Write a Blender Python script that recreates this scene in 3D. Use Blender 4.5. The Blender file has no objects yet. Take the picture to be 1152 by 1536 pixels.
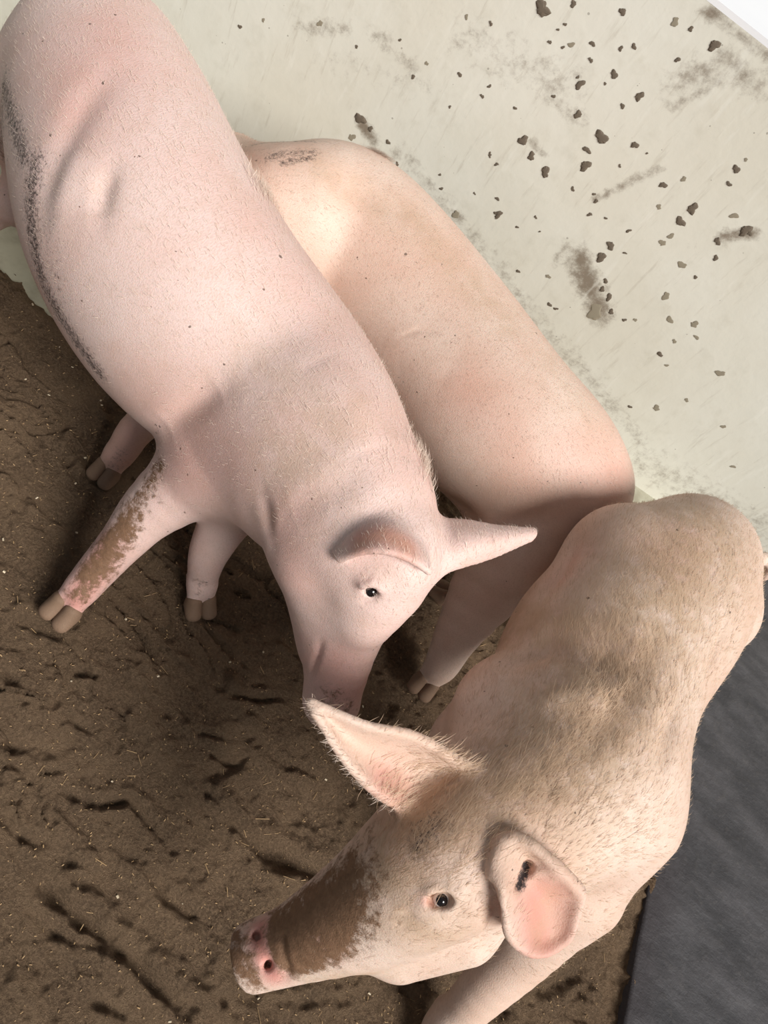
import bpy, math, random
import numpy as np
from mathutils import Matrix, Vector

# ------------------------------------------------------------------ camera, sky, light, exposure
scene = bpy.context.scene
col = scene.collection
FPX, PITCH, ROLL, CAMH = 1230.0, math.radians(50), math.radians(41), 1.6
Fw = np.array([0, math.cos(PITCH), -math.sin(PITCH)]); Rt = np.array([1.0, 0, 0]); Up = np.cross(Rt, Fw)
IX = math.cos(ROLL) * Rt + math.sin(ROLL) * Up          # image right
IY = -math.sin(ROLL) * Rt + math.cos(ROLL) * Up         # image up
EYE = np.array([0, 0, CAMH])
cam = bpy.data.cameras.new('camera'); cam_o = bpy.data.objects.new('camera', cam); col.objects.link(cam_o)
cam.sensor_fit = 'VERTICAL'; cam.sensor_height = 24.0; cam.lens = FPX / 1536 * 24.0
cam.clip_start = 0.02
cam_o.matrix_world = Matrix(((IX[0], IY[0], -Fw[0], EYE[0]), (IX[1], IY[1], -Fw[1], EYE[1]), (IX[2], IY[2], -Fw[2], EYE[2]), (0, 0, 0, 1)))
scene.camera = cam_o

world = bpy.data.worlds.new('world'); scene.world = world; world.use_nodes = True
bg = world.node_tree.nodes['Background']
bg.inputs[0].default_value = (0.82, 0.91, 1.0, 1); bg.inputs[1].default_value = 0.20
sun = bpy.data.lights.new('sun', 'SUN'); sun.energy = 4.7; sun.angle = math.radians(30); sun.color = (1.0, 0.97, 0.935)
sun_o = bpy.data.objects.new('sun', sun); col.objects.link(sun_o)
sd = Vector((-0.80, 0.42, -0.78))                         # light travels this way: high, from the right and the camera's side
sun_o.rotation_euler = sd.to_track_quat('-Z', 'Y').to_euler()
vs = scene.view_settings
vs.view_transform = 'Standard'; vs.look = 'None'; vs.gamma = 1.0; vs.use_curve_mapping = False; vs.exposure = 0.0

# ------------------------------------------------------------------ helpers
def at(px, py, z=0.0):
    """world point seen at a photograph pixel, at height z"""
    d = Fw * FPX + IX * (px - 576) - IY * (py - 768)
    return EYE + d * ((z - CAMH) / d[2])

def srgb(r, g, b):
    f = lambda c: (c / 255 / 12.92) if c / 255 <= 0.04045 else ((c / 255 + 0.055) / 1.055) ** 2.4
    return (f(r), f(g), f(b), 1.0)

def mesh_obj(name, verts, faces, mat=None, parent=None, smooth=True):
    me = bpy.data.meshes.new(name)
    verts = np.asarray(verts, dtype=np.float32)
    if isinstance(faces, np.ndarray):
        n, m = faces.shape
        me.vertices.add(len(verts)); me.vertices.foreach_set('co', verts.ravel())
        me.loops.add(n * m); me.loops.foreach_set('vertex_index', faces.astype(np.int32).ravel())
        me.polygons.add(n); me.polygons.foreach_set('loop_start', np.arange(0, n * m, m, dtype=np.int32))
        me.polygons.foreach_set('loop_total', np.full(n, m, dtype=np.int32))
        me.update(calc_edges=True)
    else:
        me.from_pydata([tuple(map(float, v)) for v in verts], [], faces)
    if smooth:
        me.polygons.foreach_set('use_smooth', np.ones(len(me.polygons), dtype=bool))
    if mat: me.materials.append(mat)
    o = bpy.data.objects.new(name, me); col.objects.link(o)
    if parent is not None: o.parent = parent
    return o

def tag(o, label=None, cat=None, group=None, kind=None):
    if label: o['label'] = label
    if cat: o['category'] = cat
    if group: o['group'] = group
    if kind: o['kind'] = kind
    return o

def attr(o, name, vals):
    a = o.data.attributes.new(name, 'FLOAT', 'POINT'); a.data.foreach_set('value', np.asarray(vals, dtype=np.float32))

def sstep(a, b, x):
    t = np.clip((x - a) / (b - a), 0, 1); return t * t * (3 - 2 * t)

def vnoise(x, y, seed=0):
    xi = np.floor(x).astype(np.int64); yi = np.floor(y).astype(np.int64)
    fx = x - xi; fy = y - yi; fx = fx * fx * (3 - 2 * fx); fy = fy * fy * (3 - 2 * fy)
    def hsh(i, j):
        n = (i * 374761393 + j * 668265263 + seed * 974711) & 0x7fffffff
        n = ((n ^ (n >> 13)) * 1274126177) & 0x7fffffff
        return ((n ^ (n >> 16)) & 0xffff) / 65535.0
    return (hsh(xi, yi) * (1 - fx) + hsh(xi + 1, yi) * fx) * (1 - fy) + (hsh(xi, yi + 1) * (1 - fx) + hsh(xi + 1, yi + 1) * fx) * fy

def fbm(x, y, oct=4, seed=0):
    s = 0; a = 0.5
    for k in range(oct):
        s = s + a * vnoise(x * 2 ** k, y * 2 ** k, seed + 17 * k); a *= 0.5
    return s

def poly_dist(P, line):
    """distance of points P (n,3) to a polyline, and the parameter along it 0..1"""
    line = np.asarray(line, float); d = np.full(len(P), 1e9); par = np.zeros(len(P)); m = len(line) - 1
    for i in range(m):
        a, b = line[i], line[i + 1]; ab = b - a
        t = np.clip(((P - a) @ ab) / (ab @ ab), 0, 1); q = np.linalg.norm(P - a - t[:, None] * ab, axis=1)
        s = q < d; d[s] = q[s]; par[s] = (i + t[s]) / m
    return d, par

# ------------------------------------------------------------------ materials
class NT:
    def __init__(self, name):
        self.m = bpy.data.materials.new(name); self.m.use_nodes = True
        self.t = self.m.node_tree; self.b = self.t.nodes['Principled BSDF']
    def n(self, typ, **kw):
        nd = self.t.nodes.new(typ)
        for k, v in kw.items():
            if k.startswith('i_'): nd.inputs[k[2:].replace('_', ' ')].default_value = v
            else: setattr(nd, k, v)
        return nd
    def l(self, a, b): self.t.links.new(a, b)
    def noise(self, scale, detail=4, rough=0.55, vec=None, dist=0.0):
        nd = self.n('ShaderNodeTexNoise'); nd.inputs['Scale'].default_value = scale; nd.inputs['Detail'].default_value = detail
        nd.inputs['Roughness'].default_value = rough; nd.inputs['Distortion'].default_value = dist
        if vec is not None: self.l(vec, nd.inputs['Vector'])
        return nd.outputs['Fac']
    def coord(self, scale=(1, 1, 1), rot=(0, 0, 0)):
        tc = self.n('ShaderNodeTexCoord'); mp = self.n('ShaderNodeMapping')
        mp.inputs['Scale'].default_value = scale; mp.inputs['Rotation'].default_value = rot
        self.l(tc.outputs['Object'], mp.inputs['Vector']); return mp.outputs['Vector']
    def ramp(self, fac, lo, hi):
        nd = self.n('ShaderNodeMapRange'); nd.interpolation_type = 'SMOOTHSTEP'
        nd.inputs['From Min'].default_value = lo; nd.inputs['From Max'].default_value = hi
        self.l(fac, nd.inputs['Value']); return nd.outputs['Result']
    def math(self, op, a, b):
        nd = self.n('ShaderNodeMath', operation=op)
        for i, v in enumerate((a, b)):
            if isinstance(v, (int, float)): nd.inputs[i].default_value = v
            else: self.l(v, nd.inputs[i])
        return nd.outputs[0]
    def mix(self, fac, a, b, blend='MIX'):
        nd = self.n('ShaderNodeMix', data_type='RGBA', blend_type=blend)
        if isinstance(fac, (int, float)): nd.inputs[0].default_value = fac
        else: self.l(fac, nd.inputs[0])
        for i, v in ((6, a), (7, b)):
            if isinstance(v, tuple): nd.inputs[i].default_value = v
            else: self.l(v, nd.inputs[i])
        return nd.outputs[2]
    def attr(self, name):
        nd = self.n('ShaderNodeAttribute'); nd.attribute_name = name; return nd.outputs['Fac']
    def bump(self, h, strength, dist):
        nd = self.n('ShaderNodeBump'); nd.inputs['Strength'].default_value = strength; nd.inputs['Distance'].default_value = dist
        self.l(h, nd.inputs['Height']); self.l(nd.outputs[0], self.b.inputs['Normal'])
    def out(self, colr, rough=0.6, spec=0.3):
        if isinstance(colr, tuple): self.b.inputs['Base Color'].default_value = colr
        else: self.l(colr, self.b.inputs['Base Color'])
        if isinstance(rough, (int, float)): self.b.inputs['Roughness'].default_value = rough
        else: self.l(rough, self.b.inputs['Roughness'])
        self.b.inputs['Specular IOR Level'].default_value = spec
        return self.m

def skin_material(name, pale, warm, seedv):
    t = NT(name)
    v = t.coord((1, 1, 1)); 
    n1 = t.noise(5.0, 3, 0.5, v); n2 = t.noise(26, 4, 0.6, v); n3 = t.noise(420, 3, 0.6, t.coord((1.0, 0.35, 1.0), (0, 0, seedv)))
    c = t.mix(t.ramp(n1, 0.3, 0.75), pale, warm)
    c = t.mix(t.math('MULTIPLY', t.ramp(n2, 0.45, 0.75), 0.25), c, srgb(206, 172, 150))
    c = t.mix(t.math('MULTIPLY', t.ramp(n3, 0.45, 0.68), 0.34), c, srgb(188, 158, 138))
    c = t.mix(t.attr('pink'), c, srgb(210, 142, 130))
    c = t.mix(t.math('MULTIPLY', t.attr('tan'), t.ramp(n2, 0.2, 0.6)), c, srgb(188, 158, 126))
    # specks of dried muck
    vo = t.n('ShaderNodeTexVoronoi'); vo.inputs['Scale'].default_value = 58; t.l(v, vo.inputs['Vector'])
    sp = t.math('LESS_THAN', vo.outputs['Distance'], t.math('MULTIPLY', t.ramp(t.noise(44, 3, 0.6, v), 0.55, 0.72), 0.21))
    c = t.mix(t.math('MULTIPLY', sp, 0.75), c, srgb(84, 66, 54))
    nd = t.noise(55, 6, 0.75, v)
    d = t.attr('dirt'); df = t.math('MINIMUM', t.ramp(t.math('ADD', d, t.math('MULTIPLY', nd, 2.2)), 1.45, 1.95), t.math('MULTIPLY', d, 3.0))
    c = t.mix(df, c, t.mix(t.noise(120, 4, 0.6, v), srgb(100, 74, 55), srgb(158, 122, 95)))
    ng = t.noise(150, 5, 0.8, v)
    g = t.attr('grime'); gf = t.math('MINIMUM', t.ramp(t.math('ADD', g, t.math('MULTIPLY', ng, 2.0)), 1.25, 1.9), t.math('MULTIPLY', g, 3.0))  # real grime, plus shade painted at belly edge, ear hole and nostril
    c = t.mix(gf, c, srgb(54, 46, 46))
    t.bump(t.math('ADD', t.math('MULTIPLY', n3, 0.5), t.math('MULTIPLY', nd, t.math('ADD', t.math('MULTIPLY', df, 1.2), 0.25))), 0.45, 0.004)
    t.b.inputs['Subsurface Weight'].default_value = 0.12
    t.b.inputs['Subsurface Radius'].default_value = (1.0, 0.4, 0.25); t.b.inputs['Subsurface Scale'].default_value = 0.01
    return t.out(c, 0.52, 0.32)

M = {}
M['skin_a'] = skin_material('skin_pale_pink', srgb(232, 205, 196), srgb(225, 188, 176), 0.6)
M['skin_b'] = skin_material('skin_tan_pink', srgb(230, 206, 190), srgb(218, 183, 164), 0.2)
M['skin_c'] = skin_material('skin_cream', srgb(230, 206, 190), srgb(214, 182, 162), 0.9)
t = NT('hoof_horn'); M['hoof'] = t.out(t.mix(t.ramp(t.noise(110, 5, 0.75), .35, .65), srgb(92, 74, 60), srgb(160, 130, 106)), 0.7, 0.3)
t = NT('eye_dark'); M['eye'] = t.out(srgb(22, 18, 18), 0.08, 0.6)
t = NT('eye_white'); M['eye_white'] = t.out(srgb(214, 205, 200), 0.2, 0.5)
def hair_mat(name, a, b):
    t = NT(name); oi = t.noise(90, 2, 0.5); return t.out(t.mix(oi, a, b), 0.45, 0.4)
M['hair_pale'] = hair_mat('bristle_pale', srgb(236, 218, 204), srgb(212, 186, 166))
M['hair_gold'] = hair_mat('bristle_straw', srgb(216, 188, 160), srgb(170, 138, 110))

def bedding_material():
    t = NT('bedding'); v = t.coord()
    a = t.noise(9, 5, 0.6, v); b = t.noise(170, 6, 0.75, v); c3 = t.noise(700, 3, 0.7, v)
    c = t.mix(t.ramp(a, 0.3, 0.72), srgb(107, 87, 69), srgb(147, 122, 96))
    c = t.mix(t.ramp(b, 0.35, 0.75), c, srgb(170, 142, 113))
    c = t.mix(t.math('MULTIPLY', t.ramp(c3, 0.55, 0.75), 0.6), c, srgb(70, 54, 42))
    c = t.mix(t.math('MULTIPLY', t.ramp(t.noise(500, 2, 0.5, v), 0.62, 0.72), 0.7), c, srgb(190, 164, 130))
    t.bump(t.math('ADD', t.math('MULTIPLY', b, 1.0), t.math('MULTIPLY', c3, 0.4)), 1.0, 0.022)
    return t.out(c, 0.9, 0.15)
M['bedding'] = bedding_material()
def slab_material():
    t = NT('wet_slab'); v = t.coord(); v2 = t.coord((1, 2.6, 1), (0, 0, 0.9))
    a = t.noise(5, 5, 0.6, v2); b = t.noise(60, 6, 0.7, v)
    c = t.mix(t.ramp(a, 0.35, 0.7), srgb(54, 53, 55), srgb(76, 74, 76)); c = t.mix(t.math('MULTIPLY', t.ramp(b, 0.5, 0.8), 0.4), c, srgb(94, 89, 86))
    c = t.mix(t.attr('damp'), c, srgb(52, 46, 48))
    t.bump(t.math('ADD', a, t.math('MULTIPLY', b, 0.35)), 0.5, 0.02)
    return t.out(c, 0.62, 0.35)
M['slab'] = slab_material()
def wall_material():
    t = NT('cream_paint'); v = t.coord()
    a = t.noise(2.2, 3, 0.5, v); b = t.noise(16, 5, 0.65, v); s = t.noise(34, 6, 0.75, v)
    c = t.mix(t.ramp(a, 0.3, 0.7), srgb(233, 231, 218), srgb(226, 222, 206))
    c = t.mix(t.math('MULTIPLY', t.ramp(b, 0.5, 0.8), 0.3), c, srgb(196, 190, 170))
    sm = t.ramp(t.math('ADD', t.attr('smudge'), t.math('MULTIPLY', s, 0.9)), 0.6, 1.05)
    c = t.mix(sm, c, srgb(142, 130, 114))
    st = t.noise(9, 5, 0.7, t.coord((6, 6, 0.7), (0.0, 0.75, 0.15)))
    c = t.mix(t.math('MULTIPLY', t.ramp(st, 0.56, 0.72), 0.28), c, srgb(176, 166, 146))
    c = t.mix(t.math('MULTIPLY', t.ramp(t.noise(7, 4, 0.6, t.coord((5, 5, 0.8), (0.0, -0.9, 0.15))), 0.58, 0.7), 0.35), c, srgb(240, 238, 226))
    ds = t.n('ShaderNodeTexVoronoi'); ds.inputs['Scale'].default_value = 55; t.l(v, ds.inputs['Vector'])
    sp = t.math('LESS_THAN', ds.outputs['Distance'], t.math('MULTIPLY', t.ramp(t.noise(30, 2, 0.5, v), 0.56, 0.8), 0.2))
    c = t.mix(t.math('MULTIPLY', sp, 0.5), c, srgb(120, 110, 96))
    t.bump(b, 0.12, 0.01)
    return t.out(c, 0.55, 0.35)
M['wall'] = wall_material()
t = NT('white_cap'); M['cap'] = t.out(t.mix(t.noise(6, 4), srgb(250, 250, 250), srgb(240, 241, 243)), 0.6, 0.3)
t = NT('pale_concrete'); v = t.coord(); M['concrete'] = t.out(t.mix(t.ramp(t.noise(7, 5, 0.65, v), 0.35, 0.7), srgb(186, 184, 164), srgb(150, 144, 126)), 0.75, 0.3)
t = NT('muck'); M['muck'] = t.out(t.mix(t.noise(160, 4, 0.7), srgb(90, 80, 69), srgb(132, 120, 104)), 0.85, 0.2)
t = NT('muck_thin'); M['muck_thin'] = t.out(t.mix(t.noise(160, 4, 0.7), srgb(140, 132, 114), srgb(166, 156, 136)), 0.8, 0.2)
t = NT('straw'); M['straw'] = t.out(t.mix(t.noise(40, 2), srgb(196, 166, 124), srgb(146, 116, 82)), 0.7, 0.3)
t = NT('grain'); M['grain'] = t.out(t.mix(t.noise(200, 2), srgb(226, 212, 186), srgb(190, 170, 136)), 0.6, 0.3)

# ------------------------------------------------------------------ setting: wall, floors
W0 = at(0, 38, 0); W1 = at(1152, 845, 0)
WD = (W1 - W0) / np.linalg.norm(W1 - W0); WN = np.cross(WD, [0, 0, 1])      # WN points into the pen
WALL_TOP = 1.095
def on_wall(px, py):
    d = Fw * FPX + IX * (px - 576) - IY * (py - 768)
    return EYE + d * (((W1 - EYE) @ WN) / (d @ WN))

# concrete ground under everything
FLZ = 0.05
gx0, gx1, gy0, gy1 = -3.2, 3.4, -1.4, 3.2
def grid(x0, x1, y0, y1, nx, ny):
    xs = np.linspace(x0, x1, nx); ys = np.linspace(y0, y1, ny); X, Y = np.meshgrid(xs, ys, indexing='ij')
    i = np.arange(nx * ny).reshape(nx, ny)
    f = np.stack([i[:-1, :-1], i[1:, :-1], i[1:, 1:], i[:-1, 1:]], -1).reshape(-1, 4)
    return X, Y, f
X, Y, f = grid(gx0, gx1, gy0, gy1, 60, 50)
floor = tag(mesh_obj('floor', np.stack([X, Y, X * 0 - FLZ], -1).reshape(-1, 3), f, M['concrete']), 'pale bare concrete floor showing between the bedding and the wall', kind='structure')

# wall: dense front face with soft smudges, closed box behind
L0, L1 = -1.6, 2.6        # metres along WD measured from W0 .. beyond W1
nl, nz = 420, 120
ls = np.linspace(L0, np.linalg.norm(W1 - W0) + L1, nl); zs = np.linspace(-FLZ, WALL_TOP, nz)
LL, ZZ = np.meshgrid(ls, zs, indexing='ij')
VP = W0 + LL[..., None] * WD + ZZ[..., None] * np.array([0, 0, 1.0])
VP = VP + WN * (0.0015 * (fbm(LL * 6, ZZ * 6, 3, 5) - 0.5))[..., None]
i = np.arange(nl * nz).reshape(nl, nz)
f = np.stack([i[:-1, :-1], i[1:, :-1], i[1:, 1:], i[:-1, 1:]], -1).reshape(-1, 4)
verts = VP.reshape(-1, 3); nv = len(verts)
TH = 0.34
back = np.array([verts[i[0, 0]], verts[i[-1, 0]], verts[i[-1, -1]], verts[i[0, -1]]]) - WN * TH
wv = np.vstack([verts, back])
wall = mesh_obj('wall_back', wv, np.vstack([f, [[nv + 3, nv + 2, nv + 1, nv]]]), M['wall'])
tag(wall, 'cream painted pen wall spattered with dried dung', kind='structure')
sm = np.zeros(len(wv))
def smudge(px0, py0, px1, py1, r, amt):
    global sm
    d, _ = poly_dist(wv, [on_wall(px0, py0), on_wall(px1, py1)])
    sm = np.maximum(sm, amt * np.exp(-(d / r) ** 2))
for s in [(870, 390, 900, 470, .045, .55), (545, 190, 560, 210, .022, .6), (830, 150, 870, 180, .03, .3), (790, 210, 815, 230, .02, .3),
          (1010, 130, 1090, 90, .04, .35), (1100, 95, 1140, 130, .04, .35), (1085, 355, 1130, 350, .02, .55), (890, 300, 990, 250, .016, .4),
          (1010, 160, 1100, 110, .02, .35), (700, 60, 850, 130, .07, .25), (680, 320, 690, 325, .02, .5), (600, 230, 960, 660, .05, .27),
          (450, 40, 520, 40, .03, .3), (560, 50, 620, 100, .03, .28), (500, 90, 640, 130, .05, .2), (830, 400, 850, 360, .012, .4),
          (960, 690, 1152, 800, .10, .27), (1070, 20, 1150, 85, .016, .4), (990, 380, 1152, 340, .05, .12), (1060, 20, 1075, 22, .02, .6)]:
    smudge(*s)
attr(wall, 'smudge', sm)
# cap: top slab of the wall, chipped edge slightly proud
cb = [W0 + WD * ls[0], W0 + WD * ls[-1]]
cv = []
for zz in (WALL_TOP, WALL_TOP + 0.012):
    for q in (cb[0] + WN * 0.0, cb[1] + WN * 0.0, cb[1] - WN * TH, cb[0] - WN * TH): cv.append(q + np.array([0, 0, zz]))
cap = mesh_obj('trim_1', cv, [(0, 3, 2, 1), (4, 5, 6, 7), (0, 1, 5, 4), (1, 2, 6, 5), (2, 3, 7, 6), (3, 0, 4, 7)], M['cap'], smooth=False)
tag(cap, 'white top ledge of the pen wall', kind='structure')

E0 = at(968, 1340, 0); E1 = at(930, 1536, 0); ev = (E0 - E1) / np.linalg.norm(E0 - E1); sx = np.array([ev[1], -ev[0], 0])   # slab edge
# bedding: deep brown litter, heightfield
BX0, BX1, BY0, BY1 = -1.9, 1.3, -0.6, 2.2
def bed_edge(x):
    return 1.08 + 0.10 * sstep(-1.4, -0.8, x) + 0.72 * sstep(-0.85, 0.0, x) + 0.03 * np.sin(x * 9) 
X, Y, f = grid(BX0, BX1, BY0, BY1, 760, 680)
def rot(x, y, a): return x * math.cos(a) + y * math.sin(a), -x * math.sin(a) + y * math.cos(a)
u, w = rot(X, Y, math.radians(-6))
wx = fbm(X * 3, Y * 3, 3, 3) - 0.5; wy = fbm(X * 3 + 9, Y * 3, 3, 4) - 0.5
h = 0.040 * (fbm(u * 1.8, w * 3.5, 3, 7) - 0.5)
rn = fbm(u * 2.2 + wx * 1.6, w * 7.5 + wy * 1.6, 3, 11)
h += 0.020 * (rn - 0.5)
ck = np.abs(((rn * 9.0) % 1.0) - 0.5)                    # layered, broken steps
brk = sstep(0.42, 0.6, fbm(u * 3.5 + 5, w * 5 + 2, 3, 31))
h += 0.010 * ((rn * 9.0) % 1.0) * brk - 0.006 * np.exp(-(((rn * 9.0) % 1.0) / 0.07) ** 2) * brk
h += 0.012 * (fbm(X * 20, Y * 26, 4, 13) - 0.5) + 0.015 * (fbm(X * 70, Y * 76, 3, 19) - 0.5)
cl = fbm(u * 14 + wx * 2, w * 22 + wy * 2, 3, 23); h += 0.012 * sstep(0.5, 0.68, cl) - 0.007 * sstep(0.06, 0.0, np.abs(fbm(u * 6 + wx * 3, w * 13 + wy * 3, 3, 29) - 0.47)) * brk
P2 = np.stack([X.ravel() + 0.02 * (fbm(X.ravel() * 16, Y.ravel() * 16, 3, 51) - 0.5), Y.ravel() + 0.03 * (fbm(X.ravel() * 14, Y.ravel() * 14, 3, 52) - 0.5), X.ravel() * 0], 1)
hf = h.ravel()
def groove(pts, depth, sig, lip=0.4):
    global hf
    d, s = poly_dist(P2, [at(*p, 0) for p in pts]); taper = np.sin(np.clip(s, 0.03, 0.97) * math.pi) ** 0.5
    hf = hf - depth * taper * np.exp(-(d / sig) ** 2) + lip * depth * taper * np.exp(-((d - 2.2 * sig) / (1.4 * sig)) ** 2)
groove([(45, 1305), (105, 1365), (160, 1412), (220, 1455), (285, 1520)], 0.030, 0.011)
groove([(40, 1360), (80, 1400), (130, 1420), (180, 1440)], 0.012, 0.008)
groove([(355, 1235), (385, 1270), (440, 1297), (500, 1315)], 0.030, 0.016)
groove([(430, 1180), (460, 1210), (480, 1240)], 0.010, 0.008)
groove([(90, 1182), (150, 1205), (195, 1200), (240, 1245), (260, 1275)], 0.016, 0.008)
groove([(215, 1300), (250, 1345), (300, 1375), (335, 1400)], 0.018, 0.010)
groove([(0, 1220), (20, 1250), (60, 1270)], 0.014, 0.008)
groove([(0, 1105), (40, 1120)], 0.012, 0.008); groove([(100, 1070), (145, 1100)], 0.012, 0.007)
groove([(0, 1010), (50, 1040)], 0.01, 0.007); groove([(165, 895), (205, 945), (225, 975), (240, 1010)], 0.014, 0.007)
groove([(330, 1030), (380, 1050), (430, 1045)], 0.012, 0.008); groove([(310, 1130), (360, 1150)], 0.01, 0.007)
groove([(20, 720), (60, 760), (110, 790)], 0.008, 0.008); groove([(0, 640), (70, 650), (110, 640)], 0.007, 0.007)
groove([(340, 850), (390, 865), (420, 860)], 0.01, 0.008); groove([(30, 930), (110, 955)], 0.012, 0.012)
groove([(790, 1500), (850, 1470), (880, 1455)], 0.010, 0.012); groove([(130, 1500), (190, 1530)], 0.014, 0.009)
for g in [[(185, 1020), (210, 1040), (235, 1065)], [(60, 1150), (100, 1160)], [(270, 1060), (300, 1100), (345, 1105)], [(160, 1265), (190, 1290), (215, 1290)], [(300, 1185), (335, 1215)], [(10, 1390), (45, 1440), (60, 1480)],
          [(290, 1455), (330, 1500), (365, 1530)], [(120, 1010), (150, 1020)], [(0, 830), (40, 850)], [(215, 860), (250, 880)], [(20, 560), (70, 590), (90, 600)], [(60, 660), (100, 690), (120, 740)], [(240, 1120), (275, 1150)], [(400, 1120), (430, 1150), (470, 1160)], [(90, 1290), (130, 1300)], [(255, 1500), (280, 1530)], [(420, 1505), (520, 1500)], [(0, 1480), (40, 1520)]]:
    groove(g, 0.006, 0.007, 0.9)
# hollows where the pigs root and tread
for px, py, r, dd in [(600, 1000, .16, .02), (440, 1230, .09, .022), (390, 1450, .06, .02), (95, 920, .03, .008), (303, 905, .03, .008), (160, 715, .03, .006)]:
    c = at(px, py, 0); q = (X.ravel() - c[0]) ** 2 + (Y.ravel() - c[1]) ** 2; hf = hf - dd * np.exp(-q / r ** 2)
c = at(355, 1440, 0); q = np.hypot(X.ravel() - c[0], Y.ravel() - c[1]); hf = hf + 0.012 * np.exp(-((q - 0.03) / 0.02) ** 2)
ed = bed_edge(X.ravel()) + 0.03 * (fbm(X.ravel() * 12, Y.ravel() * 12, 3, 77) - 0.5)
hf = np.maximum(hf, -0.038) - 0.07 * sstep(-0.035, 0.06, Y.ravel() - ed) 
hf = hf - 0.06 * sstep(0.008, 0.03, (X.ravel() - E0[0]) * sx[0] + (Y.ravel() - E0[1]) * sx[1])
BEDZ = hf.reshape(X.shape)
bed = mesh_obj('bedding', np.stack([X.ravel(), Y.ravel(), hf], 1), f, M['bedding'])
tag(bed, 'trodden brown sawdust bedding covering the pen floor', 'bedding', kind='stuff')
def bed_h(x, y):
    i = int(np.clip((x - BX0) / (BX1 - BX0) * 759, 0, 759)); j = int(np.clip((y - BY0) / (BY1 - BY0) * 679, 0, 679)); return float(BEDZ[i, j])

# dark wet slab on the right, straight edge against the bedding
ns, nt = 200, 300
S, T = np.meshgrid(np.linspace(0, 2.2, ns) - 0.012, np.linspace(-1.6, 1.4, nt), indexing='ij')
SV = E0 + T[..., None] * ev + S[..., None] * sx
a = fbm(SV[..., 0] * 4, SV[..., 1] * 9, 4, 61)
zz = 0.010 + 0.012 * (a - 0.5) + 0.004 * (fbm(SV[..., 0] * 30, SV[..., 1] * 30, 3, 62) - 0.5)
zz = np.where(S < -0.006, -0.05, zz); zz = zz - 0.03 * sstep(0, 1, -(((SV - W1) @ WN) - 0.01) * 50)
SV[..., 2] = zz
i = np.arange(ns * nt).reshape(ns, nt)
f = np.stack([i[:-1, :-1], i[1:, :-1], i[1:, 1:], i[:-1, 1:]], -1).reshape(-1, 4)[:, ::-1]
slab = mesh_obj('floor_slab', SV.reshape(-1, 3), f, M['slab'])
attr(slab, 'damp', (0.7 * sstep(0.14, 0.02, S + 0.05 * fbm(S * 9, T * 9, 3, 64)) * sstep(-0.5, -0.05, -T + 0.0)).ravel())
tag(slab, 'dark grey wet concrete slab floor right of the bedding', kind='structure')

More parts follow.
